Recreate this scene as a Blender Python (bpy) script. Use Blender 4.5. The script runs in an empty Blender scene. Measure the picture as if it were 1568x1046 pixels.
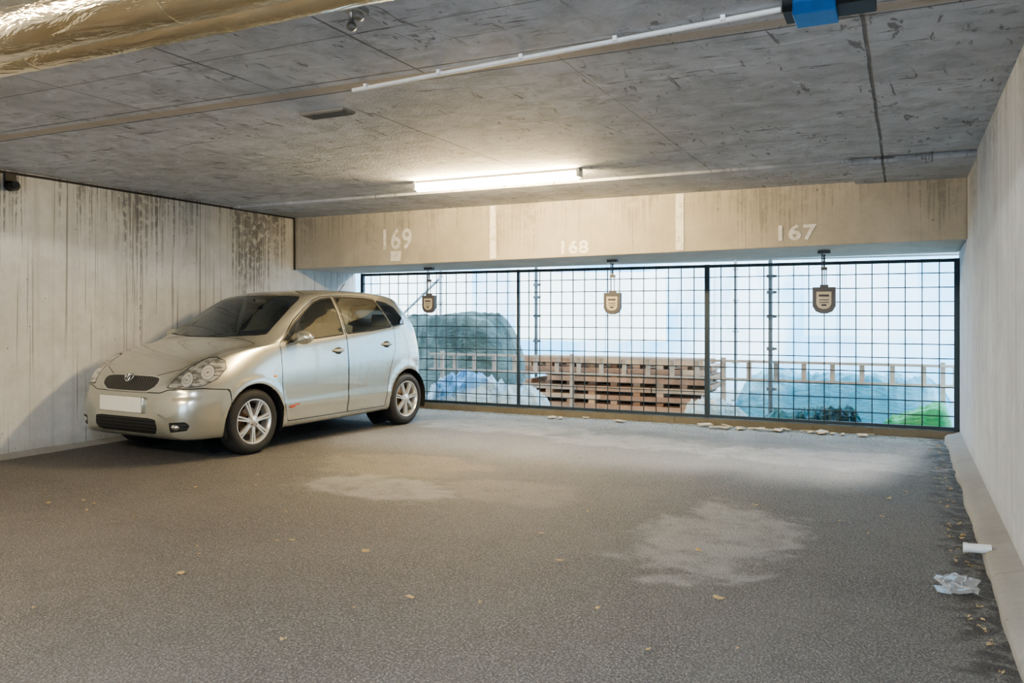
import bpy, math, random
import numpy as np
from mathutils import Vector, Matrix, noise as mnoise
random.seed(7)
C=bpy.context.scene.collection
try: bpy.context.scene.view_settings.look='AgX - Medium High Contrast'
except Exception as e: print('look',e)

# ---------------------------------------------------------------- node helper
class NB:
    def __init__(s,name):
        s.mat=bpy.data.materials.new(name); s.mat.use_nodes=True
        s.nt=s.mat.node_tree; s.nt.nodes.clear()
        s.out=s.nt.nodes.new('ShaderNodeOutputMaterial')
    def put(s,sock,val):
        if isinstance(val,bpy.types.NodeSocket): s.nt.links.new(val,sock)
        elif isinstance(val,(tuple,list)) and len(val)==3 and sock.type=='RGBA': sock.default_value=(*val,1)
        else: sock.default_value=val
    def n(s,t,ins=None,**pr):
        nd=s.nt.nodes.new(t)
        for k,v in pr.items(): setattr(nd,k,v)
        for k,v in (ins or {}).items(): s.put(nd.inputs[k],v)
        return nd
    def m(s,op,a,b=0.0,c=0.0,clamp=False):
        nd=s.n('ShaderNodeMath',{0:a,1:b,2:c},operation=op); nd.use_clamp=clamp; return nd.outputs[0]
    def pos(s): return s.n('ShaderNodeNewGeometry').outputs['Position']
    def objc(s): return s.n('ShaderNodeTexCoord').outputs['Object']
    def sep(s,v): o=s.n('ShaderNodeSeparateXYZ',{0:v}).outputs; return o[0],o[1],o[2]
    def comb(s,x,y,z): return s.n('ShaderNodeCombineXYZ',{0:x,1:y,2:z}).outputs[0]
    def mp(s,v,sc,loc=(0,0,0)): return s.n('ShaderNodeMapping',{0:v,1:loc,3:sc}).outputs[0]
    def noise(s,v,sc,det=4,ro=0.55,dist=0.0):
        return s.n('ShaderNodeTexNoise',{'Vector':v,'Scale':sc,'Detail':det,'Roughness':ro,'Distortion':dist}).outputs[0]
    def vor(s,v,sc,feature='F1'):
        return s.n('ShaderNodeTexVoronoi',{'Vector':v,'Scale':sc},feature=feature).outputs[0]
    def step(s,x,a,b):
        return s.n('ShaderNodeMapRange',{0:x,1:a,2:b,3:0.0,4:1.0},interpolation_type='SMOOTHSTEP').outputs[0]
    def mix(s,f,a,b,bl='MIX'):
        nd=s.n('ShaderNodeMix',data_type='RGBA',blend_type=bl)
        s.put(nd.inputs[0],f); s.put(nd.inputs[6],a); s.put(nd.inputs[7],b); return nd.outputs[2]
    def bump(s,h,st=0.3,d=0.01): return s.n('ShaderNodeBump',{'Height':h,'Strength':st,'Distance':d}).outputs[0]
    def pr(s,col,ro=0.8,**kw):
        nd=s.n('ShaderNodeBsdfPrincipled'); s.put(nd.inputs['Base Color'],col); s.put(nd.inputs['Roughness'],ro)
        for k,v in kw.items(): s.put(nd.inputs[k.replace('_',' ')],v)
        return nd.outputs[0]
    def ms(s,f,a,b): return s.n('ShaderNodeMixShader',{0:f,1:a,2:b}).outputs[0]
    def attr(s,nm): return s.n('ShaderNodeAttribute',attribute_name=nm).outputs['Fac']
    def done(s,sh): s.nt.links.new(sh,s.out.inputs[0]); return s.mat

def simple(name,col,ro=0.6,var=0.12,sc=20,bump=0.0,**kw):
    b=NB(name); p=b.pos(); n=b.noise(p,sc,3)
    c2=tuple(min(1,c*(1-var*2)) for c in col); c1=tuple(min(1,c*(1+var)) for c in col)
    c=b.mix(n,c2,c1)
    if bump: kw['Normal']=b.bump(n,bump,0.01)
    return b.done(b.pr(c,ro,**kw))

# ---------------------------------------------------------------- mesh helper
class MB:
    def __init__(s): s.v=[];s.f=[];s.mi=[]
    def add(s,vs,fs,mi=0):
        o=len(s.v); s.v+= [tuple(v) for v in vs]; s.f+=[tuple(i+o for i in f) for f in fs]; s.mi+=[mi]*len(fs)
    def box(s,c,sz,mi=0,rz=0.0,rx=0.0,ry=0.0,tx=1.0,ty=1.0):
        R=Matrix.Rotation(rz,3,'Z')@Matrix.Rotation(ry,3,'Y')@Matrix.Rotation(rx,3,'X'); vs=[]
        for z in (-.5,.5):
            kx,ky=(tx,ty) if z>0 else (1,1)
            for x,y in ((-.5,-.5),(.5,-.5),(.5,.5),(-.5,.5)):
                vs.append(Vector(c)+R@Vector((x*sz[0]*kx,y*sz[1]*ky,z*sz[2])))
        s.add(vs,[(3,2,1,0),(4,5,6,7),(0,1,5,4),(1,2,6,5),(2,3,7,6),(3,0,4,7)],mi)
    def cyl(s,p0,p1,r,mi=0,n=12,r1=None):
        p0=Vector(p0);p1=Vector(p1);d=(p1-p0).normalized()
        a=Vector((0,0,1)) if abs(d.z)<.9 else Vector((1,0,0))
        u=d.cross(a).normalized(); w=d.cross(u); r1=r if r1 is None else r1; vs=[]
        for p,rr in ((p0,r),(p1,r1)):
            for i in range(n):
                t=2*math.pi*i/n; vs.append(p+u*math.cos(t)*rr+w*math.sin(t)*rr)
        fs=[(i,(i+1)%n,n+(i+1)%n,n+i) for i in range(n)]+[tuple(range(n-1,-1,-1)),tuple(range(n,2*n))]
        s.add(vs,fs,mi)
    def tube(s,pts,r,mi=0,n=10):
        for a,b in zip(pts[:-1],pts[1:]): s.cyl(a,b,r,mi,n)
    def sph(s,c,r,mi=0,nu=20,nv=12):
        vs=[];fs=[]
        for j in range(nv+1):
            ph=math.pi*j/nv
            for i in range(nu):
                t=2*math.pi*i/nu
                vs.append((c[0]+r[0]*math.sin(ph)*math.cos(t),c[1]+r[1]*math.sin(ph)*math.sin(t),c[2]+r[2]*math.cos(ph)))
        for j in range(nv):
            for i in range(nu):
                fs.append((j*nu+i,(j+1)*nu+i,(j+1)*nu+(i+1)%nu,j*nu+(i+1)%nu))
        s.add(vs,fs,mi)
    def lathex(s,prof,o,mi=0,n=40,sgn=1):
        vs=[];fs=[];k=len(prof)
        for i in range(n):
            t=2*math.pi*i/n
            for r,x in prof: vs.append((o[0]+sgn*x,o[1]+r*math.cos(t),o[2]+r*math.sin(t)))
        for i in range(n):
            for j in range(k-1):
                a=i*k+j;b=((i+1)%n)*k+j
                fs.append((a,a+1,b+1,b))
        s.add(vs,fs,mi)
    def grid(s,fn,nu,nv,mi=0):
        vs=[fn(i/nu,j/nv) for j in range(nv+1) for i in range(nu+1)]
        fs=[(j*(nu+1)+i,j*(nu+1)+i+1,(j+1)*(nu+1)+i+1,(j+1)*(nu+1)+i) for j in range(nv) for i in range(nu)]
        s.add(vs,fs,mi)
    def obj(s,name,mats,smooth=True,parent=None,bevel=0,sub=0,angle=35):
        me=bpy.data.meshes.new(name); me.from_pydata(s.v,[],s.f); me.update()
        for m in (mats if isinstance(mats,(list,tuple)) else [mats]): me.materials.append(m)
        me.polygons.foreach_set('material_index',s.mi)
        o=bpy.data.objects.new(name,me); C.objects.link(o)
        if smooth:
            me.shade_smooth(); me.set_sharp_from_angle(angle=math.radians(angle))
        if bevel:
            b=o.modifiers.new('bevel','BEVEL'); b.width=bevel; b.segments=2; b.limit_method='ANGLE'
        if sub:
            b=o.modifiers.new('sub','SUBSURF'); b.levels=sub; b.render_levels=sub
        if parent: o.parent=parent
        return o

def empty(name,loc=(0,0,0),rz=0):
    e=bpy.data.objects.new(name,None); e.location=loc; e.rotation_euler=(0,0,rz); C.objects.link(e); return e

# ---------------------------------------------------------------- room materials
XL,XR,YB,YF,ZC=-7.2,0.51,8.4,9.55,2.56

def mat_floor():
    b=NB('asphalt'); p=b.pos(); x,y,z=b.sep(p)
    fine=b.noise(p,95,3,.75); vo=b.vor(p,85); big=b.noise(p,.55,4,.6,.4); mid=b.noise(p,5,4,.65)
    col=b.mix(b.step(fine,.32,.68),(.056,.054,.052),(.255,.246,.233))
    col=b.mix(b.m('MULTIPLY',b.step(vo,.35,.62),.6),col,(.052,.050,.048))
    col=b.mix(b.m('MULTIPLY',b.step(big,.35,.7),.28),col,(.22,.212,.20))
    col=b.mix(b.m('MULTIPLY',b.step(mid,.5,.7),.28),col,(.080,.075,.071))
    spk=b.step(b.noise(p,135,2,.5),.65,.71); col=b.mix(b.m('MULTIPLY',spk,.8),col,(.72,.70,.66))
    nd=b.noise(p,2.2,5,.7,.6)
    def patch(cx,cy,rx,ry,st,pc):
        nonlocal col
        dx=b.m('DIVIDE',b.m('SUBTRACT',x,cx),rx); dy=b.m('DIVIDE',b.m('SUBTRACT',y,cy),ry)
        d=b.m('SQRT',b.m('ADD',b.m('MULTIPLY',dx,dx),b.m('MULTIPLY',dy,dy)))
        d=b.m('ADD',d,b.m('MULTIPLY',b.m('SUBTRACT',nd,.5),1.8))
        k=b.m('MULTIPLY',b.step(d,1.15,.75),b.m('MULTIPLY',b.step(mid,.15,.65),st))
        col=b.mix(k,col,pc)
    patch(-.95,4.75,.45,.85,.54,(.42,.42,.42)); patch(-3.5,5.0,.7,.36,.46,(.42,.42,.41))
    patch(-2.6,5.3,.6,.4,.25,(.36,.33,.29)); patch(-3.9,5.8,.8,.5,.32,(.36,.31,.24))
    patch(-.55,7.7,1.2,.5,.35,(.46,.46,.46)); patch(-2.5,7.9,.9,.4,.3,(.46,.46,.45)); patch(-4.2,8.3,1.1,.5,.35,(.46,.46,.45))
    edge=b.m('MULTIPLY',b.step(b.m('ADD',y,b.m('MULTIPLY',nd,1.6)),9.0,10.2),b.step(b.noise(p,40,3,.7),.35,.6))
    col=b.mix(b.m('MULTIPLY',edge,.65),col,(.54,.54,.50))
    moss=b.m('MULTIPLY',b.step(b.m('ADD',y,b.m('MULTIPLY',mid,.5)),9.42,9.66),b.step(b.noise(p,12,3),.42,.6))
    col=b.mix(b.m('MULTIPLY',moss,.75),col,(.13,.12,.06))
    dr=b.m('MULTIPLY',b.step(b.m('ADD',x,b.m('MULTIPLY',mid,.40)),.33,.48),b.step(b.noise(p,9,3),.42,.55))
    col=b.mix(b.m('MULTIPLY',dr,.85),col,(.040,.036,.032))
    h=b.m('ADD',b.m('MULTIPLY',fine,.9),b.m('MULTIPLY',vo,-.8))
    return b.done(b.pr(col,.70,Normal=b.bump(h,1.0,.011)))

def conc(b,base,dark,p,lo=.62,amt=.5):
    big=b.noise(p,.8,5,.62,.3); mid=b.noise(p,5,5,.68,.4); fin=b.noise(p,55,3,.6)
    col=b.mix(b.step(big,.3,.7),dark,base)
    col=b.mix(b.m('MULTIPLY',b.step(mid,.42,.72),amt),col,tuple(c*lo for c in base))
    col=b.mix(b.m('MULTIPLY',b.step(mid,.45,.25),amt*.6),col,tuple(min(1,c*1.2) for c in base))
    col=b.mix(b.m('MULTIPLY',fin,.25),col,tuple(min(1,c*1.25) for c in base))
    pit=b.step(b.vor(p,9),.085,.03)
    gate=b.step(b.noise(p,3,2),.46,.56); pit=b.m('MULTIPLY',pit,gate)
    col=b.mix(b.m('MULTIPLY',pit,.8),col,tuple(c*.22 for c in base))
    h=b.m('SUBTRACT',b.m('ADD',b.m('MULTIPLY',mid,.6),b.m('MULTIPLY',fin,.3)),b.m('MULTIPLY',pit,1.2))
    return col,h

def mat_wall(name,axis,base,dark,streak=1.0,top=2.56,line=2.4,board=.35,sl=(.20,.28),lo=.62,vb=.5,runs=.6):
    b=NB(name); p=b.pos(); x,y,z=b.sep(p); a=y if axis=='y' else x
    col,h=conc(b,base,dark,p,lo)
    d=b.m('SUBTRACT',top,z)
    bm=b.noise(b.comb(b.m('MULTIPLY',a,11),0.0,b.m('MULTIPLY',z,.25)),1,3,.6)
    if board: col=b.mix(b.m('MULTIPLY',b.step(bm,.5,.7),board),col,tuple(c*.6 for c in base))
    if line:
        fr=b.m('FRACT',b.m('ADD',b.m('DIVIDE',a,line),.63)); ln=b.step(b.m('ABSOLUTE',b.m('SUBTRACT',fr,.5)),.0035,.001)
        col=b.mix(b.m('MULTIPLY',ln,.5),col,tuple(c*.35 for c in base))
    if streak>0:
        zone=b.noise(b.comb(b.m('MULTIPLY',a,1.1),3.0,0.0),1,2)
        s1=b.noise(b.comb(b.m('MULTIPLY',a,15),0.0,b.m('MULTIPLY',z,.5)),1,3,.6)
        s2=b.noise(b.comb(b.m('MULTIPLY',a,40),7.0,b.m('MULTIPLY',z,.6)),1,3,.6)
        e1=b.m('SUBTRACT',b.m('ADD',s1,b.m('MULTIPLY',b.m('SUBTRACT',zone,.5),.9)),b.m('MULTIPLY',d,sl[0]))
        e2=b.m('SUBTRACT',b.m('ADD',s2,b.m('MULTIPLY',b.m('SUBTRACT',zone,.5),1.0)),b.m('MULTIPLY',d,sl[1]))
        st=b.m('MAXIMUM',b.m('MULTIPLY',b.step(e1,.47,.60),.5),b.step(e2,.44,.56))
        st=b.m('MULTIPLY',st,b.step(b.noise(p,14,3,.7),.30,.56))
        col=b.mix(b.m('MULTIPLY',st,.72*streak),col,(.085,.083,.088))
        s3=b.noise(b.comb(b.m('MULTIPLY',a,30),11.0,b.m('MULTIPLY',z,.4)),1,2,.5)
        col=b.mix(b.m('MULTIPLY',b.step(s3,.60,.67),runs*streak),col,(.15,.13,.11))
    ft=b.step(b.m('ADD',z,b.m('MULTIPLY',b.noise(p,5,3),.25)),.32,.12)
    col=b.mix(b.m('MULTIPLY',ft,.35),col,(.2,.17,.12))
    hh=b.m('ADD',h,b.m('MULTIPLY',bm,vb))
    return b.done(b.pr(col,.85,Normal=b.bump(hh,.5,.025)))

def mat_ceiling():
    b=NB('ceiling_concrete'); p=b.pos(); x,y,z=b.sep(p)
    col,h=conc(b,(.53,.56,.62),(.38,.40,.44),p,.50,.8)
    n1=b.noise(b.mp(p,(3,26,1)),1,3,.7,.8); n2=b.noise(b.mp(p,(14,3.5,1),(5,2,0)),1,3,.7,1.2)
    g=b.step(b.noise(p,1.2,3),.36,.52)
    sc=b.m('MULTIPLY',b.m('MAXIMUM',b.step(n1,.60,.66),b.step(n2,.60,.67)),g)
    col=b.mix(b.m('MULTIPLY',sc,.7),col,(.11,.105,.12))
    wh=b.m('MULTIPLY',b.step(b.noise(b.mp(p,(2.2,5,1),(9,4,0)),1,5,.75,1.5),.55,.7),.5); col=b.mix(wh,col,(.74,.78,.84))
    wob=b.m('MULTIPLY',b.m('SUBTRACT',b.noise(p,2.5,3),.5),.02)
    tot=None
    xs=b.m('ADD',x,wob); ys=b.m('ADD',y,wob)
    def seg(v,c,w,o,lo,hi,st):
        nonlocal tot
        l=b.step(b.m('ABSOLUTE',b.m('SUBTRACT',v,c)),w,w*.35)
        l=b.m('MULTIPLY',l,b.m('MULTIPLY',b.m('GREATER_THAN',o,lo),b.m('LESS_THAN',o,hi)))
        l=b.m('MULTIPLY',l,st); tot=l if tot is None else b.m('MAXIMUM',tot,l)
    seg(xs,-.16,.012,y,-9,9,.85)
    seg(xs,-3.06,.009,y,4.3,7.3,.9); seg(xs,-2.3,.009,y,2.4,3.7,.8); seg(xs,-3.25,.009,y,2.4,3.7,.9); seg(xs,-4.9,.009,y,3.75,7.3,.5)
    seg(xs,-1.55,.006,y,3.75,7.3,.35); seg(xs,-4.3,.008,y,2.4,3.7,.6)
    seg(ys,3.05,.007,x,-8,-1,.6); seg(ys,5.15,.006,x,-8,-3.1,.5); seg(ys,6.3,.006,x,-3.1,-.16,.35); seg(ys,3.62,.010,x,-8,1,.9)
    ln=b.m('MULTIPLY',tot,b.step(b.noise(p,1.7,3),.25,.45))
    col=b.mix(b.m('MULTIPLY',ln,.85),col,(.07,.065,.065))
    band=b.m('MULTIPLY',b.step(b.m('ABSOLUTE',b.m('SUBTRACT',ys,3.74)),.06,.04),.7)
    col=b.mix(band,col,(.42,.34,.26))
    edge=b.step(b.m('ABSOLUTE',b.m('SUBTRACT',ys,3.81)),.014,.006)
    col=b.mix(b.m('MULTIPLY',edge,.7),col,(.08,.07,.06))
    return b.done(b.pr(col,.85,Normal=b.bump(b.m('SUBTRACT',h,b.m('MULTIPLY',ln,2.0)),.6,.03)))

M_floor=mat_floor()
M_wl=mat_wall('concrete_wall_left','y',(.65,.65,.635),(.49,.485,.46),1.0,sl=(.15,.16))
M_wr=mat_wall('concrete_wall_right','y',(.60,.64,.70),(.46,.485,.53),.6,line=3.1)
M_wb=mat_wall('concrete_wall_back','x',(.6,.57,.52),(.5,.47,.43),.3)
M_ceil=mat_ceiling()
M_beam=mat_wall('concrete_beam','x',(.54,.51,.445),(.41,.38,.32),.45,line=0,board=.04,vb=.05,sl=(.30,.34),runs=.25)

def slab(name,lo,hi,mat):
    b=MB(); b.box([(a+c)/2 for a,c in zip(lo,hi)],[c-a for a,c in zip(lo,hi)]); return b.obj(name,mat,False)
YN=-5.0
slab('floor',(XL-.2,YN-.2,-.2),(XR+.2,9.72,0),M_floor)
slab('ceiling',(XL-.2,YN-.2,ZC),(XR+.2,9.72,ZC+.3),M_ceil)
slab('wall_left',(XL-.2,YN,0),(XL,9.72,ZC),M_wl)
slab('wall_right',(XR,YN,0),(XR+.2,9.72,ZC),M_wr)
# wall behind the aisle, with an unseen opening added to let in daylight fill
b=MB(); b.box((XL+.8,YN-.1,ZC/2),(1.6,.2,ZC)); b.box((XR-.4,YN-.1,ZC/2),(.8,.2,ZC)); b.box(((XL+XR)/2,YN-.1,ZC-.08),(XR-XL,.2,.16)); b.obj('wall_back',M_wb,False)
b=MB(); zl,zr=1.865,1.955
b.add([(XL,YB,zl),(XR,YB,zr),(XR,9.70,zr-.03),(XL,9.70,zl),(XL,YB,ZC),(XR,YB,ZC),(XR,9.70,ZC),(XL,9.70,ZC)],
      [(3,2,1,0),(4,5,6,7),(0,1,5,4),(1,2,6,5),(2,3,7,6),(3,0,4,7)])
b.obj('concrete_beam',M_beam,False,bevel=.012)
slab('trim_1',(XL,7.3,ZC-.025),(XR,YB,ZC),M_ceil)
slab('trim_4',(-.42,7.27,ZC-.05),(XR,YB,ZC-.024),M_ceil)

M_kerb=mat_wall('kerb_plaster','y',(.38,.385,.39),(.24,.235,.23),0)
b=MB()
def kf(u,v):
    y=-4.9+14.35*v
    n=mnoise.noise(Vector((y*1.7,0,0)))*.025+mnoise.noise(Vector((y*5,3,0)))*.010
    prof=[(.365+n,-.01),(.372+n,.030+n*.3),(.400+n*.6,.050),(.45,.062),(XR+.02,.09)]
    i=min(3,int(u*4)); t=u*4-i
    return (prof[i][0]*(1-t)+prof[i+1][0]*t, y, prof[i][1]*(1-t)+prof[i+1][1]*t)
b.grid(kf,8,400); b.obj('trim_2',M_kerb,True,angle=180)
b=MB(); b.grid(lambda u,v:(XL-.01+.10*u+.01*mnoise.noise(Vector((v*30,1,0))),-4.9+v*14.4,.05*(1-u)**1.3-.002),4,120)
b.obj('baseboard_left',M_kerb,True)

bp=NB('white_stencil_paint'); p=bp.pos(); nn=bp.noise(p,22,4,.7)
M_paint=bp.done(bp.pr(bp.mix(bp.step(nn,.48,.66),(.86,.86,.84),(.62,.58,.50)),.8))
for i,(x,w) in enumerate(((-4.282,.075),(-2.104,.085))):
    b=MB(); z0=zl+(zr-zl)*(x-XL)/(XR-XL)
    b.box((x,YB-.0045,(z0+.02+ZC-.03)/2),(w,.006,ZC-.05-z0)); b.obj('bay_divider_stripe' if i==0 else 'bay_divider_stripe.001',M_paint,False)
def text(name,body,size,x,z,sx=1.0):
    cu=bpy.data.curves.new(name,'FONT'); cu.body=body; cu.size=size; cu.align_x='CENTER'; cu.align_y='CENTER'; cu.extrude=.002; cu.offset=.006; cu.space_character=1.12
    o=bpy.data.objects.new(name,cu); C.objects.link(o); o.location=(x,YB-.004,z); o.rotation_euler=(math.pi/2,0,0); o.scale=(sx,1,1); cu.materials.append(M_paint)
text('bay_number','169',.34,-5.62,2.185,.85)
text('bay_number.001','168',.19,-3.289,2.01,1.15)
text('bay_number.002','167',.20,-.968,2.07,1.2)
b=MB(); b.box((-5.62,YB-.0045,1.99),(.15,.006,.12)); b.obj('paint_patch',M_paint,False)

M_blk=simple('black_rubber',(.02,.02,.021),.55)
b=MB(); b.tube([(XL+.015,-4.9,2.53),(XL+.015,2,2.525),(XL+.015,5,2.54),(XL+.015,YB-.02,2.53),(XL+.02,YB-.02,zl-.01)],.011)
b.obj('wall_cable',M_blk)

# ---------------------------------------------------------------- fluorescent fixtures
bw=NB('fixture_enamel'); M_fix=bw.done(bw.pr((.80,.79,.76),.4))
def tube_mat(name,col,st):
    b=NB(name); e=b.n('ShaderNodeEmission',{0:(*col,1),1:st}); return b.done(e.outputs[0])
M_tube=tube_mat('fluorescent_tube_warm',(1.0,.74,.38),330)
M_tube2=tube_mat('fluorescent_tube_aisle',(1.0,.78,.48),300)
M_tube3=tube_mat('added_cool_fill_tube',(.78,.89,1.0),310)
def fixture(name,x0,x1,y,mt,zt=ZC-.001):
    r=empty(name,((x0+x1)/2,y,zt)); L=x1-x0
    b=MB(); b.box((0,0,-.012),(L,.08,.024)); b.box((-L/2+.015,0,-.04),(.03,.10,.075)); b.box((L/2-.015,0,-.04),(.03,.10,.075))
    b.obj('housing',M_fix,True,parent=r,bevel=.004)
    b=MB()
    def f(u,v):
        a=2*math.pi*u; return (-L/2+.03+(L-.06)*v, .042*math.cos(a), -.062-.035*math.sin(a))
    b.grid(f,16,1); b.obj('diffuser',mt,True,parent=r)
fixture('fluorescent_light',-4.27,-2.56,6.72,M_tube)
fixture('fluorescent_light.001',-5.9,-4.2,.3,M_tube2)
fixture('added_cool_fill_light',-1.8,-.1,.0,M_tube3)  # unseen cool fixture, added to tint the right side bluish

# ---------------------------------------------------------------- foil pipes
bf=NB('foil_insulation'); p=bf.pos(); n=bf.noise(bf.mp(p,(3,14,14)),1,4,.6,.5)
M_foil=bf.done(bf.pr(bf.mix(n,(.66,.54,.34),(.93,.88,.75)),.15,Metallic=1.0,Normal=bf.bump(n,.55,.03)))
M_tape=simple('foil_tape',(.85,.78,.6),.18,Metallic=1.0)
for nm,y,z,r in (('insulated_pipe',2.27,2.42,.09),('insulated_pipe.001',2.03,2.40,.115)):
    b=MB()
    def f(u,v):
        a=2*math.pi*u; x=XL+.01+(XR-XL-.02)*v; rr=r*(1+.02*mnoise.noise(Vector((x*6,math.cos(a)*2,math.sin(a)*2))))
        return (x,y+rr*math.cos(a),z+rr*math.sin(a))
    b.grid(f,32,240,0)
    x=XL+.5
    while x<XR-.1:
        b.cyl((x,y,z),(x+.05,y,z),r*1.025,1,32); h0=z+r*.9; b.box((x+.02,y,(h0+ZC-.003)/2),(.02,.02,ZC-.003-h0),1); x+=1.1
    b.obj(nm,[M_foil,M_tape],True)
M_pvc=simple('white_pvc',(.78,.79,.80),.45)
b=MB(); fy=lambda x: 3.757-(x+2.8)*.098
b.tube([(-2.8,fy(-2.8),2.54),(-1.6,fy(-1.6),2.54),(-.46,fy(-.46),2.54)],.012,0,12)
x=-2.7
while x<-.5: b.box((x,fy(x),2.547),(.02,.04,.024)); x+=.5
b.obj('ceiling_conduit',M_pvc)
M_blue=simple('blue_tape',(.02,.20,.60),.5)
b=MB(); b.box((-.27,3.47,2.515),(.34,.15,.07),0); b.box((-.32,3.47,2.49),(.16,.17,.06),1); b.tube([(-.12,3.45,2.52),(-.02,3.40,2.545),(.02,3.3,2.545)],.012,1); b.tube([(-.12,3.48,2.53),(.12,3.52,2.54),(.3,3.42,2.545)],.01,0)
b.obj('junction_box',[M_blk,M_blue],True,bevel=.006)
b=MB(); b.box((.17,3.15,2.53),(.16,.12,.05)); b.tube([(.25,3.12,2.53),(.40,3.0,2.54),(.5,2.9,2.54)],.012); b.obj('blue_taped_clip',M_blue,bevel=.006)
M_steel=simple('galvanised_steel',(.35,.35,.34),.35,Metallic=.8)
b=MB(); b.box((-2.06,2.78,2.545),(.08,.08,.02)); b.cyl((-2.08,2.78,2.55),(-2.08,2.78,2.49),.012); b.sph((-2.08,2.78,2.48),(.022,.022,.02)); b.sph((-2.03,2.76,2.51),(.02,.03,.02))
b.obj('ceiling_hook',M_steel)
b=MB(); b.cyl((XL+.0,4.62,2.42),(XL+.09,4.62,2.42),.045,0,20); b.cyl((XL+.09,4.62,2.42),(XL+.12,4.60,2.42),.03,0,20); b.box((XL+.01,4.62,2.47),(.03,.1,.12)); b.obj('security_camera',M_blk)
b=MB(); b.box((-3.3,4.16,ZC-.008),(.34,.13,.014))
for i in range(6): b.box((-3.3,4.105+i*.022,ZC-.017),(.32,.006,.008))
b.obj('ceiling_vent',simple('dark_vent',(.20,.19,.17),.6),False)

# ---------------------------------------------------------------- steel mesh fence
M_fence=simple('dark_painted_steel',(.030,.045,.055),.45,Metallic=.3)
b=MB(); z0,z1=.075,1.855; FX0,FX1=-6.95,XR-.025
posts=[FX0,-4.498,-2.069,FX1]
for x,w in zip(posts,(.045,.03,.055,.05)): b.box((x,YF,(z0+z1)/2),(w,.045,z1-z0))
b.box(((FX0+FX1)/2,YF,z1-.02),(FX1-FX0,.04,.035)); b.box(((FX0+FX1)/2,YF,z0+.02),(FX1-FX0,.04,.035))
for a,c in zip(posts[:-1],posts[1:]):
    n=round((c-a)/.155)
    for i in range(1,n): x=a+(c-a)*i/n; b.cyl((x,YF-.01,z0),(x,YF-.01,z1),.006,0,6)
nz=12
for i in range(1,nz): z=z0+(z1-z0)*i/nz; b.cyl((FX0,YF,z),(FX1,YF,z),.006,0,6)
b.obj('steel_mesh_fence',M_fence,True)
M_ledge=mat_wall('mossy_ledge','x',(.17,.16,.135),(.085,.085,.065),0)
b=MB()
for i in range(60):
    x=XL+(XR-XL)*(i+.5)/60; b.box((x,9.60,.03+.004*random.random()),((XR-XL)/60+.001,.22+.02*random.random(),.075),0)
b.obj('trim_3',M_ledge,False)

# ---------------------------------------------------------------- hanging bay signs
M_sgray=simple('sign_grey_plastic',(.09,.09,.10),.5); M_sface=simple('sign_face',(.56,.50,.38),.5,.15,14)
M_sdark=simple('sign_print',(.05,.05,.06),.5)
for i,(x,zc,w) in enumerate(((-5.449,1.405,.18),(-3.004,1.40,.20),(-.74,1.42,.22))):
    r=empty('hanging_bay_sign' if i==0 else 'hanging_bay_sign.%03d'%i,(x,8.9,zc)); H=w*1.22
    def shield(k,y0,y1,mi,b,dz=0):
        o=[(-.5,.5),(.5,.5),(.5,-.22),(.36,-.42),(.12,-.5),(-.12,-.5),(-.36,-.42),(-.5,-.22)]
        vs=[(px*w*k,y0,pz*H*k+dz) for px,pz in o]+[(px*w*k,y1,pz*H*k+dz) for px,pz in o]; n=8
        b.add(vs,[tuple(range(n)),tuple(range(2*n-1,n-1,-1))]+[(i,(i+1)%n+0,(i+1)%n+n,i+n)[::-1] for i in range(n)],mi)
    b=MB(); shield(1,-.025,.025,0,b); shield(.66,-.031,-.024,1,b)
    b.box((0,-.033,H*.18),(w*.45,.004,H*.08),2); b.box((0,-.033,H*.02),(w*.42,.004,H*.03),2); b.box((0,-.033,-H*.08),(w*.42,.004,H*.03),2); b.box((0,-.033,-H*.18),(w*.22,.004,H*.07),2)
    b.obj('shield',[M_sgray,M_sface,M_sdark],True,parent=r,bevel=.004)
    top=zl+(zr-zl)*(x-XL)/(XR-XL)-zc-.012
    b=MB(); b.cyl((-.02,0,H/2),(-.02,0,top),.006); b.cyl((.02,0,H/2),(.02,0,H/2+.18),.005); b.box((0,0,H/2+.19),(.06,.02,.03)); b.box((0,0,top-.015),(.12,.06,.03)); b.box((0,0,H/2+.01),(.08,.03,.03))
    k=H/2+.2
    while k<top-.04: b.sph((.0,0,k),(.012,.008,.018),0,8,6); k+=.03
    b.obj('hanger',M_sgray,True,parent=r)

# ---------------------------------------------------------------- CAR
def pchip(xs,ys,x):
    xs=np.array(xs,float);ys=np.array(ys,float);h=np.diff(xs);d=np.diff(ys)/h;m=np.zeros(len(xs))
    for i in range(1,len(xs)-1):
        if d[i-1]*d[i]>0:
            w1=2*h[i]+h[i-1];w2=h[i]+2*h[i-1];m[i]=(w1+w2)/(w1/d[i-1]+w2/d[i])
    m[0]=d[0];m[-1]=d[-1]
    i=np.clip(np.searchsorted(xs,x)-1,0,len(h)-1);t=(x-xs[i])/h[i]
    return ((2*t**3-3*t**2+1)*ys[i]+(t**3-2*t**2+t)*h[i]*m[i]+(-2*t**3+3*t**2)*ys[i+1]+(t**3-t**2)*h[i]*m[i+1])
def tab(t): return lambda x: pchip([a for a,_ in t],[c for _,c in t],x)
zb=tab([(0,.33),(.012,.27),(.04,.22),(.1,.19),(.3,.18),(.9,.18),(2.9,.19),(3.3,.22),(3.5,.27),(3.6,.34),(3.64,.42)])
wm=tab([(0,.44),(.02,.58),(.05,.66),(.1,.72),(.18,.765),(.3,.80),(.5,.825),(.8,.832),(2.6,.832),(2.95,.825),(3.2,.80),(3.4,.755),(3.52,.69),(3.6,.58),(3.64,.42)])
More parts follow.
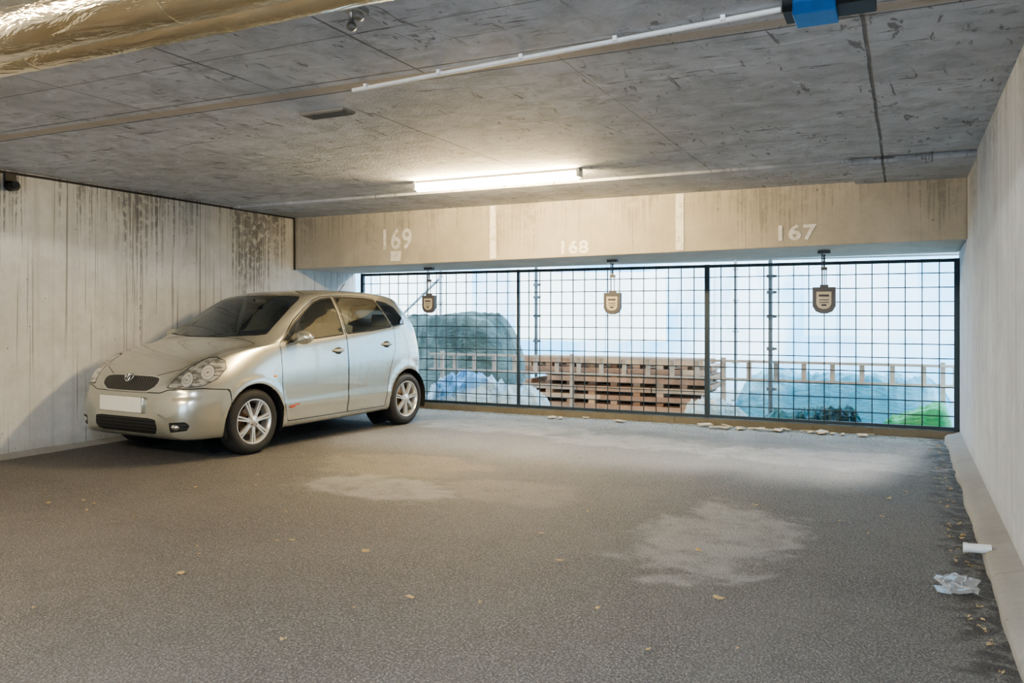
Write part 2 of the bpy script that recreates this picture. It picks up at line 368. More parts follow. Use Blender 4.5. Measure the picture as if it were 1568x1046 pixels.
zsh=tab([(0,.50),(.03,.565),(.07,.63),(.12,.685),(.2,.75),(.3,.81),(.45,.87),(.65,.92),(.85,.95),(1.1,.975),(1.6,1.0),(2.2,1.04),(2.8,1.085),(3.15,1.10),(3.35,1.09),(3.48,1.02),(3.56,.90),(3.62,.72),(3.64,.62)])
wsh=tab([(0,.40),(.03,.54),(.07,.60),(.12,.64),(.2,.68),(.3,.71),(.45,.735),(.65,.76),(.9,.785),(1.2,.795),(2.4,.795),(2.9,.785),(3.2,.75),(3.4,.69),(3.52,.62),(3.6,.50),(3.64,.40)])
wc=tab([(0,.30),(.03,.42),(.1,.50),(.3,.56),(.6,.62),(.85,.68),(1.0,.715),(1.3,.675),(1.6,.635),(1.8,.618),(2.2,.612),(2.8,.60),(3.1,.585),(3.3,.56),(3.45,.53),(3.56,.48),(3.62,.42),(3.64,.36)])
zcn=tab([(0,.51),(.03,.60),(.07,.665),(.12,.715),(.2,.775),(.3,.83),(.45,.89),(.65,.94),(.88,.985),(1.0,1.02),(1.15,1.11),(1.3,1.20),(1.5,1.325),(1.65,1.40),(1.85,1.445),(2.2,1.465),(2.6,1.465),(2.9,1.45),(3.1,1.425),(3.25,1.375),(3.36,1.28),(3.46,1.13),(3.54,.97),(3.6,.80),(3.64,.64)])
ztp=tab([(0,.515),(.02,.60),(.045,.66),(.08,.705),(.12,.74),(.2,.795),(.3,.85),(.45,.91),(.65,.965),(.82,1.005),(.92,1.06),(1.1,1.165),(1.3,1.275),(1.5,1.38),(1.64,1.44),(1.85,1.485),(2.15,1.508),(2.5,1.51),(2.85,1.498),(3.1,1.475),(3.25,1.43),(3.36,1.34),(3.46,1.19),(3.54,1.02),(3.6,.84),(3.64,.65)])

def bspl(P,n):
    k=3;N=len(P);kn=np.concatenate([np.zeros(k),np.linspace(0,1,N-k+1),np.ones(k)])
    out=[]
    for u in np.linspace(0,1,n):
        u=min(u,1-1e-9); i=np.searchsorted(kn,u,side='right')-1
        d=[P[j+i-k].copy() for j in range(k+1)]
        for r in range(1,k+1):
            for j in range(k,r-1,-1):
                a=(u-kn[j+i-k])/(kn[j+1+i-r]-kn[j+i-k]); d[j]=(1-a)*d[j-1]+a*d[j]
        out.append(d[k])
    return np.array(out)
SS=np.concatenate([[0,.004,.010,.018,.028,.040,.054,.070,.088],np.linspace(.108,3.50,170),[3.52,3.54,3.56,3.575,3.59,3.60,3.61,3.62,3.63,3.637,3.64]])
NR=78
def ring(s):
    B,W,Zs,Ws,Wc,Zc,Zt=[float(f(np.array([s]))[0]) for f in (zb,wm,zsh,wsh,wc,zcn,ztp)]
    cab=max(0,min(1,(Zc-Zs-.03)/.15))
    P=[(0,B),(W-.30 if W>.5 else W*.5,B),(W-.10,B),(W-.035,B+.015),(W-.012,B+.10),(W+.004,B+.42*(Zs-B)),(W+.004,B+.70*(Zs-B)),
       (W*.35+Ws*.65+.006,Zs-.055*min(1,(Zs-B)/.5)),(Ws+.004,Zs),(Ws-.012,Zs+.012+.02*cab),
       ((Ws*.55+Wc*.45)+.006+.012*cab,Zs*.5+Zc*.5),(Wc+.014*cab,Zc-.03*cab),(Wc-.012,Zc+.004),(Wc-.06,Zc+(Zt-Zc)*.42),(Wc*.62,Zc+(Zt-Zc)*.86),(Wc*.3,Zt),(0,Zt)]
    return bspl([np.array(p) for p in P],NR)
rings=[ring(s) for s in SS]
V=[];full=2*NR-2
def addring(s,r,k=1.0,c=(0,.42)):
    pts=[(w,z) for w,z in r]+[(-w,z) for w,z in r[-2:0:-1]]
    for w,z in pts: V.append((c[0]+(w-c[0])*k,s,c[1]+(z-c[1])*k))
for k in (.02,.3,.55,.8): addring(-.006*(1-k*k),rings[0],k)
for s,r in zip(SS,rings): addring(s,r)
for k in (.8,.5,.02): addring(3.64+.004*(1-k),rings[-1],k,(0,.52))
V=np.array(V);nr=len(V)//full
F=[(i*full+j,i*full+(j+1)%full,(i+1)*full+(j+1)%full,(i+1)*full+j) for i in range(nr-1) for j in range(full)]
F=[f[::-1] for f in F]
def sdf(px,py,poly):
    poly=np.array(poly,float);n=len(poly);d=np.full(px.shape,1e9);ins=np.zeros(px.shape,bool)
    for i in range(n):
        a=poly[i];c=poly[(i+1)%n];e=c-a;wx=px-a[0];wy=py-a[1];t=np.clip((wx*e[0]+wy*e[1])/(e@e),0,1)
        d=np.minimum(d,np.hypot(wx-t*e[0],wy-t*e[1]))
        cond=((a[1]>py)!=(c[1]>py)); xi=a[0]+(py-a[1])*(c[0]-a[0])/((c[1]-a[1]) if c[1]!=a[1] else 1e-9)
        ins^=cond&(px<xi)
    return np.where(ins,-d,d)
aw=np.abs(V[:,0]);s_=V[:,1];z_=V[:,2]
fwin=[(1.13,1.0),(1.36,1.16),(1.56,1.285),(1.70,1.36),(1.82,1.393),(1.975,1.408),(2.0,1.05),(1.6,1.02)]
rwin=[(2.07,1.055),(2.05,1.412),(2.3,1.416),(2.54,1.41),(2.69,1.392),(2.83,1.115),(2.45,1.078)]
qwin=[(2.875,1.12),(2.745,1.385),(2.90,1.365),(3.03,1.31),(3.12,1.18),(3.11,1.145)]
win=np.minimum(np.minimum(sdf(s_,z_,fwin),sdf(s_,z_,rwin)),sdf(s_,z_,qwin)); win=np.where((aw>.5)&(z_>.8),win,1)
ws_=sdf(aw,s_,[(-.5,.885),(.2,.89),(.42,.92),(.60,.985),(.655,1.04),(.60,1.30),(.545,1.58),(.50,1.635),(.3,1.625),(-.5,1.61)])
win=np.minimum(win,np.where((z_>.8)&(s_<2.3),ws_,1))
win=np.minimum(win,np.where((s_>3.1)&(z_>.6),sdf(aw,z_,[(-.4,1.0),(.46,1.0),(.50,1.06),(.47,1.34),(-.4,1.38)]),1))
q=aw+.7*s_
lamp=np.where((s_<.8)&(z_>.5),sdf(q,z_,[(.535,.635),(.70,.63),(.90,.65),(1.02,.70),(1.09,.78),(1.07,.845),(.98,.875),(.88,.865),(.74,.80),(.62,.715)]),1)
bul=np.where(s_<.8,np.minimum(np.hypot(q-.74,z_-.70),np.hypot((q-.93),z_-.755)*1.0),1)
gr=np.where(s_<.4,sdf(aw,z_,[(-.5,.59),(.27,.595),(.35,.635),(.37,.675),(.35,.705),(.25,.715),(-.5,.72)]),1)
blk=np.where(s_<.3,sdf(aw,z_,[(-.5,.235),(.38,.235),(.42,.29),(.40,.372),(-.5,.372)]),1)
blk=np.minimum(blk,np.where(s_<.5,sdf(q,z_,[(.58,.26),(.76,.28),(.79,.32),(.75,.355),(.57,.345)]),1))
g1=np.where(aw>.5,sdf(s_,z_,[(1.17,.25),(1.10,.40),(1.08,.6),(1.08,.97),(1.36,1.19),(1.56,1.315),(1.70,1.388),(1.82,1.422),(2.02,1.435),(2.035,1.05),(2.035,.25)]),1)
g2=np.where(aw>.5,sdf(s_,z_,[(2.045,.25),(2.045,1.05),(2.03,1.435),(2.35,1.442),(2.57,1.435),(2.71,1.415),(2.87,1.11),(2.86,.85),(2.76,.66),(2.72,.5),(2.68,.25)]),1)
g3=np.where(z_>.55,sdf(aw,s_,[(-.5,.085),(.28,.095),(.50,.19),(.60,.38),(.665,.62),(.70,.86),(.5,.88),(-.5,.87)]),1)
g4=np.where(s_<1.0,sdf(q,z_,[(-1,0),(-1,.575),(.45,.585),(.55,.615),(.9,.625),(1.14,.60),(1.16,0)]),1)
g5=np.where((aw>.5),sdf(s_,z_,[(2.98,.83),(2.98,.97),(3.12,.97),(3.12,.83)]),1)
g5=np.where(V[:,0]<0,g5,1)
tail=np.where(s_>3.2,sdf(3.64-s_+ (aw-.5),z_,[(-.05,.80),(.36,.80),(.42,.9),(.44,1.08),(.36,1.1),(.05,1.05)]),1)
KY,KZ=.985,1.025
Y=s_*KY;Z=z_*KZ
AY=(.74,3.06);AZ=.305
arch=np.minimum(np.hypot(Y-AY[0],Z-AZ),np.hypot(Y-AY[1],Z-AZ))-.343
arch=np.where(aw>.45,arch,1)
X=V[:,0].copy()
fl=np.exp(-((arch-.02)/.03)**2)*.016*(aw>.6)*(Z<.75)
X+=np.sign(X)*fl
cr=np.exp(-((Z-.40)/.035)**2)*.010*(aw>.7)*(Y>1.0)*(Y<2.8); X+=np.sign(X)*cr
bc=np.exp(-((Z-.575)/.02)**2)*.010*(s_<.35)*(s_>-.01); Y=Y+bc
me=bpy.data.meshes.new('car_body'); me.from_pydata([tuple(v) for v in np.stack([X,Y,Z],1)],[],F); me.update()
for nm,a in (('win',win),('lamp',lamp),('bulb',bul),('grille',gr),('blk',blk),('g1',g1),('g2',g2),('g3',g3),('g4',g4),('g5',g5),('arch',arch),('tail',tail)):
    at=me.attributes.new(nm,'FLOAT','POINT'); at.data.foreach_set('value',a.astype(np.float32))
me.shade_smooth()

def paint_nodes(b,gap=None):
    p=b.objc(); fl=b.noise(p,900,2,.5)
    base=b.mix(fl,(.44,.43,.37),(.63,.62,.545)); kw={}
    if gap is not None:
        base=b.mix(gap,base,(.02,.02,.02)); kw['Normal']=b.bump(b.m('SUBTRACT',1.0,gap),.5,.006)
    return b.pr(base,.25,Metallic=.75,Coat_Weight=1.0,Coat_Roughness=.03,**kw)
b=NB('car_paint_simple'); M_cp=b.done(paint_nodes(b))
def glass_sh(b,tint=(.82,.90,.88),spec=.08):
    tr=b.n('ShaderNodeBsdfTransparent',{0:(*tint,1)}).outputs[0]
    gl=b.n('ShaderNodeBsdfGlossy',{0:(.9,.95,1,1),1:.02}).outputs[0]
    fr=b.n('ShaderNodeFresnel',{0:1.5}).outputs[0]
    return b.ms(b.m('ADD',b.m('MULTIPLY',fr,1.1),spec,clamp=True),tr,gl)
b=NB('car_body_shell')
mn=b.m('ABSOLUTE',b.attr('g1'))
for g in ('g2','g3','g4','g5'): mn=b.m('MINIMUM',mn,b.m('ABSOLUTE',b.attr(g)))
gap=b.step(mn,.0052,.0030)
sh=paint_nodes(b,gap)
dark=b.pr((.018,.018,.02),.45)
w=b.attr('win'); sh=b.ms(b.step(w,.0155,.0135),sh,dark)
sh=b.ms(b.step(w,.001,-.001),sh,glass_sh(b))
oc=b.objc(); ox,oy,oz=b.sep(oc)
a1=b.m('SINE',b.m('MULTIPLY',b.m('ADD',ox,b.m('MULTIPLY',oz,1.6)),190)); a2=b.m('SINE',b.m('MULTIPLY',b.m('SUBTRACT',ox,b.m('MULTIPLY',oz,1.6)),190))
hc=b.step(b.m('MAXIMUM',a1,a2),.72,.9)
gshr=b.pr(b.mix(hc,(.006,.006,.006),(.13,.13,.125)),.4,Metallic=.3)
sh=b.ms(b.step(b.attr('grille'),.011,.009),sh,b.pr((.66,.65,.6),.2,Metallic=.9))
sh=b.ms(b.step(b.attr('grille'),.001,-.001),sh,gshr)
sl=b.step(b.m('SINE',b.m('MULTIPLY',oz,210)),.6,.8)
sh=b.ms(b.step(b.attr('blk'),.001,-.001),sh,b.pr(b.mix(sl,(.006,.006,.006),(.04,.04,.04)),.5))
L=b.attr('lamp'); bl=b.attr('bulb')
lc=b.mix(b.step(b.noise(b.mp(oc,(14,8,40)),1,2),.42,.58),(.30,.29,.27),(.75,.74,.68))
lc=b.mix(b.step(bl,.066,.058),lc,(.95,.93,.88)); lc=b.mix(b.m('MULTIPLY',b.step(b.m('ABSOLUTE',b.m('SUBTRACT',bl,.062)),.005,.002),.6),lc,(.10,.10,.10)); lc=b.mix(b.step(b.m('ABSOLUTE',b.m('SUBTRACT',bl,.035)),.006,.002),lc,(.65,.60,.52)); lc=b.mix(b.step(bl,.018,.012),lc,(.45,.38,.28))
lsh=b.pr(lc,.10,Metallic=.7,Coat_Weight=1.0,Coat_Roughness=.02)
sh=b.ms(b.step(L,.008,.006),sh,dark); sh=b.ms(b.step(L,.001,-.001),sh,lsh)
sh=b.ms(b.step(b.attr('tail'),.001,-.001),sh,b.pr((.45,.02,.02),.15,Coat_Weight=1.0))
bf_=b.n('ShaderNodeNewGeometry').outputs['Backfacing']
inner=b.ms(b.step(w,.001,-.001),b.pr((.45,.44,.41),.8),glass_sh(b))
sh=b.ms(bf_,sh,inner)
tr=b.n('ShaderNodeBsdfTransparent',{0:(1,1,1,1)}).outputs[0]
sh=b.ms(b.step(b.attr('arch'),.0008,-.0008),sh,tr)
M_body=b.done(sh)
me.materials.append(M_body)
car=empty('hatchback_car',(-6.20,5.01,0),math.radians(-3.5))
bo=bpy.data.objects.new('body',me); C.objects.link(bo); bo.parent=car

M_liner=simple('wheel_well',(.012,.012,.012),.9)
for sg in (-1,1):
    for k,ay in enumerate(AY):
        b=MB()
        def f(u,v):
            a=math.radians(-22)+math.radians(224)*u; r=.343
            return (sg*(.45+.375*v),ay+r*math.cos(a),AZ+r*math.sin(a))
        b.grid(f,36,2); b.grid(lambda u,v:(sg*.45,ay+.345*v*math.cos(2*math.pi*u),AZ+.345*v*math.sin(2*math.pi*u)),30,1)
        b.obj('wheel_well_%d%s'%(k,'l' if sg>0 else 'r'),M_liner,True,parent=car)
M_tyre=simple('tyre_rubber',(.028,.027,.026),.75,.2,60,.2); M_rim=simple('alloy',(.76,.75,.72),.28,.05,Metallic=.7); M_hubd=simple('brake_dark',(.04,.035,.03),.6,Metallic=.4); M_rust=simple('brake_disc',(.25,.18,.13),.4,Metallic=.8)
R=.300
for sg in (-1,1):
    for k,ay in enumerate(AY):
        wl=empty('wheel_%s_%s'%('front' if k==0 else 'rear','left' if sg>0 else 'right'),(sg*.81,ay,R)); wl.parent=car
        b=MB()
        b.lathex([(.196,-.01),(.215,0.0),(.245,.006),(.272,0.0),(.290,-.018),(R,-.045),(R,-.14),(.288,-.17),(.25,-.185),(.2,-.18)],(0,0,0),0,56,sg)
        for i in range(56):
            a=2*math.pi*i/56
            b.box((-sg*.05,(R-.003)*math.cos(a),(R-.003)*math.sin(a)),(.05,.012,.006),0,rx=a+math.pi/2)
        b.lathex([(.203,-.012),(.206,-.002),(.198,-.002),(.188,-.014),(.182,-.05),(.178,-.16)],(0,0,0),1,56,sg)
        b.lathex([(.18,-.10),(.0,-.10)],(0,0,0),2,40,sg); b.lathex([(.125,-.08),(.05,-.078)],(0,0,0),3,40,sg)
        for i in range(7):
            for dd in (-.09,.09):
                a=2*math.pi*i/7+.2; a1=a+dd*.9; a0=a+dd*1.6
                r0,r1=.045,.192
                p0=np.array([r0*math.cos(a0),r0*math.sin(a0)]);p1=np.array([r1*math.cos(a1),r1*math.sin(a1)]); t=np.array([-math.sin(a),math.cos(a)])
                vs=[]
                for pp,wd,xo in ((p0,.009,-.012),(p1,.007,-.008)):
                    for e in (-1,1):
                        for dx in (0,-.028): qq=pp+t*wd*e; vs.append((sg*(xo+dx),qq[0],qq[1]))
                b.add(vs,[(0,2,6,4),(1,5,7,3),(0,4,5,1),(2,3,7,6),(4,6,7,5),(0,1,3,2)],1)
        b.lathex([(.0,.002),(.022,.001),(.030,-.006),(.052,-.012),(.058,-.04)],(0,0,0),1,28,sg)
        for i in range(4):
            a=2*math.pi*(i+.5)/4; b.cyl((-sg*.012,.038*math.cos(a),.038*math.sin(a)),(-sg*.006,.038*math.cos(a),.038*math.sin(a)),.006,2,8)
        b.obj('tyre_and_rim_%d%s'%(k,'l' if sg>0 else 'r'),[M_tyre,M_rim,M_hubd,M_rust],True,parent=wl,angle=40)
M_black=simple('black_plastic',(.02,.02,.02),.45); M_plate=simple('number_plate',(.76,.72,.63),.4,.03); M_chrome=simple('chrome',(.8,.8,.78),.1,.02,Metallic=1.0)
b=MB(); b.box((-.03,-.024,.490),(.56,.016,.135)); b.obj('number_plate',M_plate,True,parent=car,bevel=.02)
b=MB(); b.box((-.03,-.008,.490),(.60,.03,.145)); b.obj('plate_holder',M_cp,True,parent=car,bevel=.01)
b=MB()
def ringxz(c,rx,rz,t,tilt,n=28):
    P=[]
    for i in range(n):
        a=2*math.pi*i/n; P.append((c[0]+rx*math.cos(a),c[1]+rz*math.sin(a)*tilt,c[2]+rz*math.sin(a)))
    P.append(P[0]); b.tube(P,t,0,8)
ringxz((0,.045,.725),.052,.036,.005,.5); ringxz((0,.043,.725),.016,.034,.004,.5); ringxz((0,.04,.74),.034,.014,.004,.5)
b.obj('front_emblem',M_chrome,True,parent=car)
M_amber=simple('amber_lens',(.8,.3,.05),.2)
for sg in (-1,1):
    sd='l' if sg>0 else 'r'
    b=MB(); b.sph((sg*.60,.055,.315),(.05,.035,.033),0,20,12); b.obj('fog_lamp_'+sd,M_chrome,True,parent=car)
    b=MB(); b.sph((sg*.93,1.24,1.055),(.105,.055,.068),0,24,14); b.cyl((sg*.80,1.26,1.01),(sg*.90,1.25,1.035),.028,0,12,.022); b.obj('mirror_'+sd,M_cp,True,parent=car)
    b=MB(); b.sph((sg*.93,1.285,1.055),(.09,.015,.055),0,20,10); b.obj('mirror_glass_'+sd,M_chrome,True,parent=car)
    b=MB(); b.add([(sg*.795,1.13,.995),(sg*.795,1.32,1.02),(sg*.745,1.30,1.10),(sg*.81,1.13,.995),(sg*.812,1.32,1.02),(sg*.762,1.30,1.10)],[(0,1,2),(3,5,4),(0,3,4,1),(1,4,5,2),(2,5,3,0)]); b.obj('mirror_base_'+sd,M_black,True,parent=car)
    for k,(y,z) in enumerate(((1.86,.905),(2.66,.945))):
        b=MB(); b.sph((sg*.838,y,z),(.022,.085,.02),0,16,10); b.sph((sg*.826,y,z-.002),(.010,.06,.036),1,16,10); b.obj('door_handle_%d%s'%(k,sd),[M_cp,M_black],True,parent=car)
    b=MB(); b.sph((sg*.832,.97,.70),(.008,.02,.012),0,12,8); b.obj('side_repeater_'+sd,M_amber,True,parent=car)
b=MB(); b.box((.844,1.22,.405),(.002,.13,.010),0,rx=.12); b.box((.844,1.19,.388),(.002,.07,.008),0,rx=.12); b.obj('side_decal',simple('red_decal',(.50,.09,.05),.4),False,parent=car)
b=MB(); b.tube([(-.50,.93,1.02),(-.1,.945,1.055),(.12,.98,1.085)],.008,0,6); b.tube([(.05,.91,1.04),(.40,.955,1.045),(.56,1.03,1.06)],.008,0,6); b.obj('wipers',M_black,True,parent=car)
b=MB(); b.cyl((.40,2.35,1.53),(.40,2.45,1.62),.004,0,6); b.obj('antenna',M_black,True,parent=car)
M_seat=simple('seat_fabric',(.17,.175,.18),.9,.2,60); M_dash=simple('dash_plastic',(.14,.135,.13),.6)
b=MB()
for x in (-.36,.36):
    b.box((x,1.95,.52),(.50,.52,.16)); b.box((x,2.26,.86),(.48,.14,.62),rx=-.22,tx=.85); b.box((x,2.36,1.24),(.26,.10,.17),rx=-.15,tx=.85); b.cyl((x-.05,2.34,1.1),(x-.05,2.35,1.2),.008); b.cyl((x+.05,2.34,1.1),(x+.05,2.35,1.2),.008)
b.box((0,2.80,.52),(1.25,.48,.16)); b.box((0,3.08,.85),(1.22,.13,.55),rx=-.2,tx=.92)
for x in (-.38,.38): b.box((x,3.13,1.2),(.24,.09,.14),rx=-.15)
b.obj('seats',M_seat,True,parent=car,bevel=.045)
b=MB(); b.box((0,1.14,.88),(1.36,.36,.20),tx=.95,ty=.7); b.box((0,1.30,.70),(1.3,.2,.3)); b.box((.0,1.9,.35),(1.3,1.9,.06)); b.obj('dashboard',M_dash,True,parent=car,bevel=.03)
b=MB(); P=[]
for i in range(25):
    a=2*math.pi*i/24; P.append((.36+.18*math.cos(a),1.52-.07*math.sin(a),.97+.165*math.sin(a)))
b.tube(P,.014,0,8); b.cyl((.36,1.35,.86),(.36,1.52,.97),.03); b.box((.36,1.52,.97),(.32,.03,.05)); b.obj('steering_wheel',M_black,True,parent=car)
b=MB(); b.box((0,1.50,1.365),(.24,.02,.07)); b.box((0,1.50,1.41),(.02,.02,.05)); b.obj('rear_view_mirror',M_black,True,parent=car,bevel=.008)

# ---------------------------------------------------------------- litter
M_leaf=simple('dry_leaf',(.50,.36,.17),.7,.3,3)
b=MB()
def leaf(x,y,r,z=.006):
    a=random.random()*6.28; n=7; vs=[(x,y,z+.006)]
    for i in range(n):
        t=a+2*math.pi*i/n; rr=r*(.55+.6*random.random()); vs.append((x+rr*math.cos(t),y+rr*.7*math.sin(t),z+random.random()*.012))
    b.add(vs,[(0,1+i,1+(i+1)%n) for i in range(n)])
for (x,y) in ((-1.9,4.35),(-1.0,4.4),(-.75,3.7),(-3.2,2.9),(-2.6,3.6),(-2.0,3.1),(-.9,5.6),(-.35,5.4),(-3.9,2.4),(-3.1,3.6),(-1.6,3.9),(-4.7,4.4),(-5.2,3.6),(-.1,6.2)): leaf(x,y,.028)
for i in range(110):
    x=random.uniform(-6.5,.2); y=random.choice([random.uniform(2.2,9.0),9.05-abs(random.gauss(0,.25))]); leaf(x,y,random.uniform(.008,.018))
for i in range(60):
    y=random.uniform(4.7,9.0); leaf(.31-abs(random.gauss(0,.05)),y,random.uniform(.008,.018))
for i in range(20):
    y=random.uniform(2.4,4.1); leaf(.31-abs(random.gauss(0,.04)),y,random.uniform(.007,.014))
b.obj('fallen_leaves',M_leaf,False)
M_card=simple('cardboard_scrap',(.56,.47,.34),.8)
b=MB()
for i in range(30):
    x=random.uniform(-2.1,-.3) if i<20 else random.uniform(-5.6,-.2); b.box((x,9.3+random.uniform(-.1,.1),.016+.012*random.random()),(random.uniform(.04,.20),random.uniform(.03,.09),.008),0,rz=random.random()*3,rx=random.uniform(-.15,.15))
b.obj('cardboard_litter',M_card,False)
bb=NB('clear_plastic_film'); M_film=bb.done(bb.ms(.45,bb.n('ShaderNodeBsdfTransparent').outputs[0],bb.pr((.62,.66,.72),.12)))
b=MB(); b.grid(lambda u,v:(.13+.18*u+.05*mnoise.noise(Vector((u*3,v*3,0))),4.20+.28*v+.08*mnoise.noise(Vector((u*3,v*3,7))),.012+.05*abs(mnoise.noise(Vector((u*5,v*5,3))))*(1-abs(2*u-1))+.003),20,20)
b.obj('plastic_bag',M_film,True)
b=MB(); b.cyl((.29,4.93,.045),(.41,4.93,.05),.024,0,20); b.cyl((.28,4.93,.045),(.30,4.93,.045),.027,0,20); b.obj('drain_pipe_stub',M_pvc)

# ---------------------------------------------------------------- outside
M_ground=simple('outside_gravel',(.42,.45,.46),.9,.25,12,.4)
slab('outside_ground',(-24,9.73,-.5),(14,26,-.12),M_ground)
bs=NB('scaffold_sheeting_plastic'); p=bs.pos(); x,y,z=bs.sep(p)
n=bs.noise(bs.mp(p,(.45,.5,.35),(3,0,1)),1,3,.55,.5); fold=bs.noise(bs.mp(p,(5,1,.6)),1,3,.6,.4)
c=bs.mix(bs.step(n,.38,.60),(.28,.62,.88),(.82,.92,.96)); c=bs.mix(bs.m('MULTIPLY',bs.step(fold,.55,.7),.35),c,(.26,.52,.75))
def rect(x0,x1,z0_,z1_):
    a=bs.m('MULTIPLY',bs.m('GREATER_THAN',x,x0),bs.m('LESS_THAN',x,x1)); d=bs.m('MULTIPLY',bs.m('GREATER_THAN',z,z0_),bs.m('LESS_THAN',z,z1_)); return bs.m('MULTIPLY',a,d)
c=bs.mix(bs.m('MULTIPLY',rect(-7.2,-4.1,.75,2.1),.95),c,(1,.99,.90)); c=bs.mix(bs.m('MULTIPLY',rect(-10.8,-8.2,1.2,2.2),.85),c,(1,.98,.88))
c=bs.mix(bs.m('MULTIPLY',rect(-1.6,.2,.9,2.2),.45),c,(.80,.92,.98))
c=bs.mix(bs.m('MULTIPLY',rect(-24,8,-.2,.45),.6),c,(.24,.50,.68))
fx=bs.m('ABSOLUTE',bs.m('SUBTRACT',bs.m('FRACT',bs.m('DIVIDE',x,2.1)),.5)); c=bs.mix(bs.m('MULTIPLY',bs.step(fx,.010,.005),.5),c,(.2,.4,.55))
d=bs.n('ShaderNodeBsdfDiffuse',{0:c}).outputs[0]; t=bs.n('ShaderNodeBsdfTranslucent',{0:c}).outputs[0]
M_sheet=bs.done(bs.ms(.6,d,t))
b=MB(); b.grid(lambda u,v:(-18+24*u,15.2+.12*math.sin(u*70)+.25*mnoise.noise(Vector((u*20,v*1.5,0))),-.10+4.6*v),300,16); b.obj('scaffold_sheeting',M_sheet,True)
b=MB()
for x in (-13,-10.4,-7.95,-2.45,1.2,3.6):
    yy=13.4
    b.cyl((x,yy,-.12),(x,yy,4.0),.026,0,12)
    for z in (.5,1.0,1.5,2.0): b.cyl((x,yy,z-.012),(x,yy,z+.012),.05,0,12)
    b.cyl((x,yy,-.12),(x,yy,-.09),.07,0,12)
for z in (2.15,2.9): b.cyl((-13,13.4,z),(3.6,13.4,z),.024,0,10)
b.cyl((-10.4,13.45,0),(-7.95,13.45,2.0),.024)
b.obj('scaffold',M_steel,True)
M_dull=simple('dull_scaffold_steel',(.16,.18,.19),.5,Metallic=.5)
for i,(x,yy) in enumerate(((-1.50,10.52),(-5.34,12.0))):
    b=MB()
    b.cyl((x,yy,-.12),(x,yy,3.4),.026,0,12)
    for z in (.35,.85,1.25,1.55,1.75): b.cyl((x,yy,z-.02),(x,yy,z+.02),.046,0,12); b.box((x+.04,yy,z),(.07,.03,.03))
    b.cyl((x,yy,-.12),(x,yy,-.10),.08,0,16); b.obj('scaffold_pole' if i==0 else 'scaffold_pole.001',M_dull,True)
M_wood2=simple('pale_timber',(.50,.43,.36),.75,.25,9)
b=MB(); gy=10.62
for z in (.45,.68): b.box((-2.9,gy,z),(7.2,.025,.03))
x=-6.4
while x<.7: b.box((x,gy+.03,.56),(.055,.03,.27)); x+=.33
for x in (-6.3,-4.2,-2.1,.4): b.box((x,gy+.05,.30),(.05,.04,.84))
b.obj('guard_rail',M_wood2,False)
M_tim=[simple('timber_a',(.50,.31,.20),.75,.3,7),simple('timber_b',(.60,.44,.31),.75,.3,7),simple('timber_c',(.36,.22,.15),.8,.3,7)]
b=MB(); z=-.12
for L_ in range(6):
    xx0=-5.1+random.uniform(0,.5)*(L_>2)
    for k in range(9):
        if random.random()<.9:
            b.box((-5.0+k*.33,11.35,z+.03),(.10,.8,.06),random.randint(0,2))
    z+=.06
    x=xx0
    while x<-2.55:
        l=random.uniform(.6,1.8); l=min(l,-2.4-x)
        for yy in (11.0,11.2,11.41,11.65): b.box((x+l/2,yy+random.uniform(-.03,.03),z+.035),(l-.01,.16,.07),random.randint(0,2),rz=random.uniform(-.01,.01))
        x+=l
    z+=.068
b.obj('timber_stack',M_tim,False,bevel=.004)
def heap(name,cx,cy,rx,ry,h,mat,seed,fold=.06,sq=3,fs=1.6,skew=0.0,rot=.6,edge=None,low_=.3):
    b=MB()
    def f(u,v):
        x=(u*2-1);y=(v*2-1); r=(abs(x)**sq+abs(y)**sq)**(1/sq)
        if edge: t=max(0,min(1,(1-r)/edge)); base=math.sin(t*math.pi/2)*(1+skew*x)
        else: base=max(0,1-r**3)**.55*(1+skew*x)
        X=x*rx/.6;Yy=y*ry/.6; a=X*math.cos(rot)+Yy*math.sin(rot); c=-X*math.sin(rot)+Yy*math.cos(rot)
        low=mnoise.noise(Vector((X*.9+seed,Yy*.9,seed)))
        rid=1-abs(mnoise.noise(Vector((a*fs*3.2+seed,c*fs*.8,seed+5))))*2.2
        rid2=1-abs(mnoise.noise(Vector((c*fs*4.0+seed,a*fs*.9,seed+9))))*2.2
        nz=fold*(max(0,rid)**1.5+.5*max(0,rid2)**1.5-.5)
        z=h*base*(1-low_*.45+low_*low)
        k=min(1,base*2)
        return (cx+x*rx,cy+y*ry-nz*.4*k,-.118+max(0,z+nz*k))
    b.grid(f,110,60); return b.obj(name,mat,True,angle=180)
def tarp(name,c1,c2,tr=.2,ro=.3,sc=1.3):
    b=NB(name); p=b.pos(); n=b.noise(p,sc,4,.6,.8); c=b.mix(b.step(n,.40,.60),c1,c2)
    s=b.pr(c,ro,Normal=b.bump(b.noise(b.mp(p,(3,3,9)),1.3,3,.6,1.5),.6,.06)); t=b.n('ShaderNodeBsdfTranslucent',{0:c}).outputs[0]; return b.done(b.ms(tr,s,t))
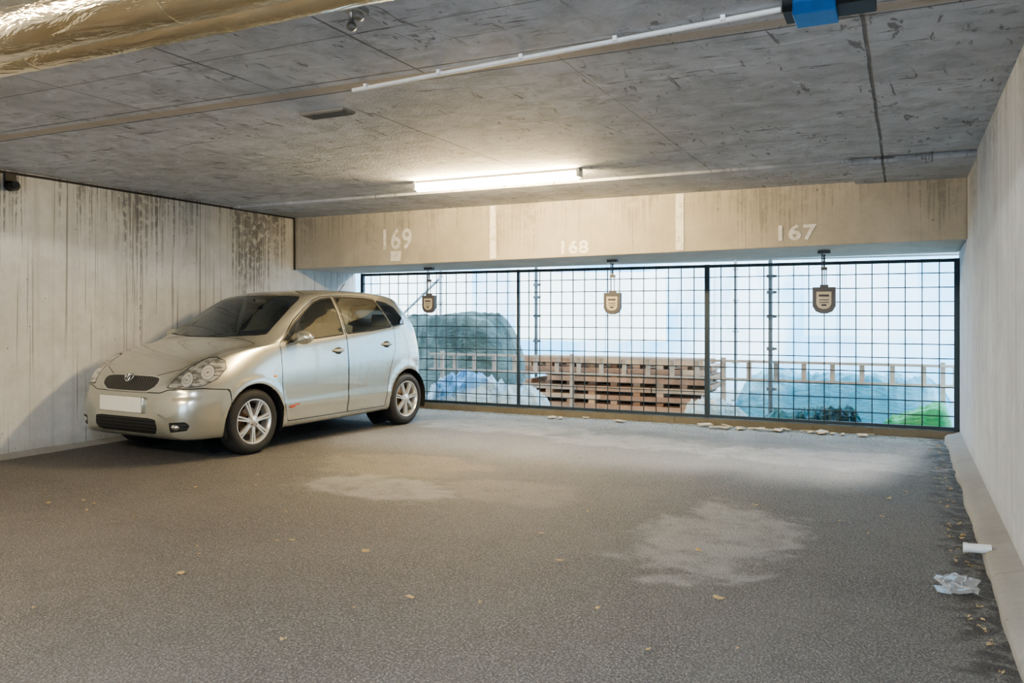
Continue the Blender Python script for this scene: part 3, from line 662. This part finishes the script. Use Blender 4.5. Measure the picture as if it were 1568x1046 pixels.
heap('tarpaulin_covered_pile',-6.90,12.0,1.40,.85,1.40,tarp('green_grey_tarp',(.025,.05,.04),(.11,.15,.13),.08,.45),3,.05,4,.9,.03,.2,.45,.08)
heap('blue_tarpaulin',-5.30,10.12,1.02,.34,.54,tarp('blue_white_tarp',(.14,.42,.78),(.60,.80,.92)),8,.09,3,1.4,-.12,.9)
heap('blue_tarpaulin.001',-6.85,10.15,.44,.36,.24,tarp('blue_tarp',(.12,.34,.52),(.40,.62,.75)),18,.10,3,1.5)
heap('white_plastic_sheet',-2.05,10.05,.42,.34,.30,tarp('white_sheet',(.60,.80,.88),(.88,.93,.94)),5,.12,2.4,1.8,-.3,1.2)
heap('teal_plastic_sheet',-.75,11.5,1.4,.55,.60,tarp('teal_sheet',(.12,.42,.56),(.38,.70,.84)),11,.08,6,1.2,0,.4,.3,.15)
heap('green_tarpaulin',.10,10.1,.40,.30,.32,tarp('green_tarp',(.03,.34,.11),(.10,.54,.22)),13,.04,5,1.2,.5,.6,.35,.1)
heap('dark_tarpaulin',-.98,10.05,.62,.30,.26,tarp('dark_blue_tarp',(.015,.06,.08),(.08,.28,.36)),21,.10,4,1.8,.2,.3,.4,.2)

# ---------------------------------------------------------------- world / sun / camera
w=bpy.data.worlds.new('sky'); bpy.context.scene.world=w; w.use_nodes=True
bg=w.node_tree.nodes['Background']; bg.inputs[0].default_value=(.56,.79,1,1); bg.inputs[1].default_value=4.8
sl_=bpy.data.lights.new('added_sun','SUN'); sl_.energy=7; sl_.angle=math.radians(8); sl_.color=(1,.96,.90)  # sun added behind the sheeting so that it glows brighter
so=bpy.data.objects.new('added_sun',sl_); C.objects.link(so); so.rotation_euler=Vector((.25,1,.62)).to_track_quat('Z','Y').to_euler()
cam=bpy.data.cameras.new('camera'); co=bpy.data.objects.new('camera',cam); C.objects.link(co)
co.location=(0,0,1.28); co.rotation_euler=(math.pi/2,0,math.radians(25.68))
cam.sensor_width=36; cam.lens=36*1250/1568; cam.shift_y=-42/1568; cam.clip_start=.05
bpy.context.scene.camera=co
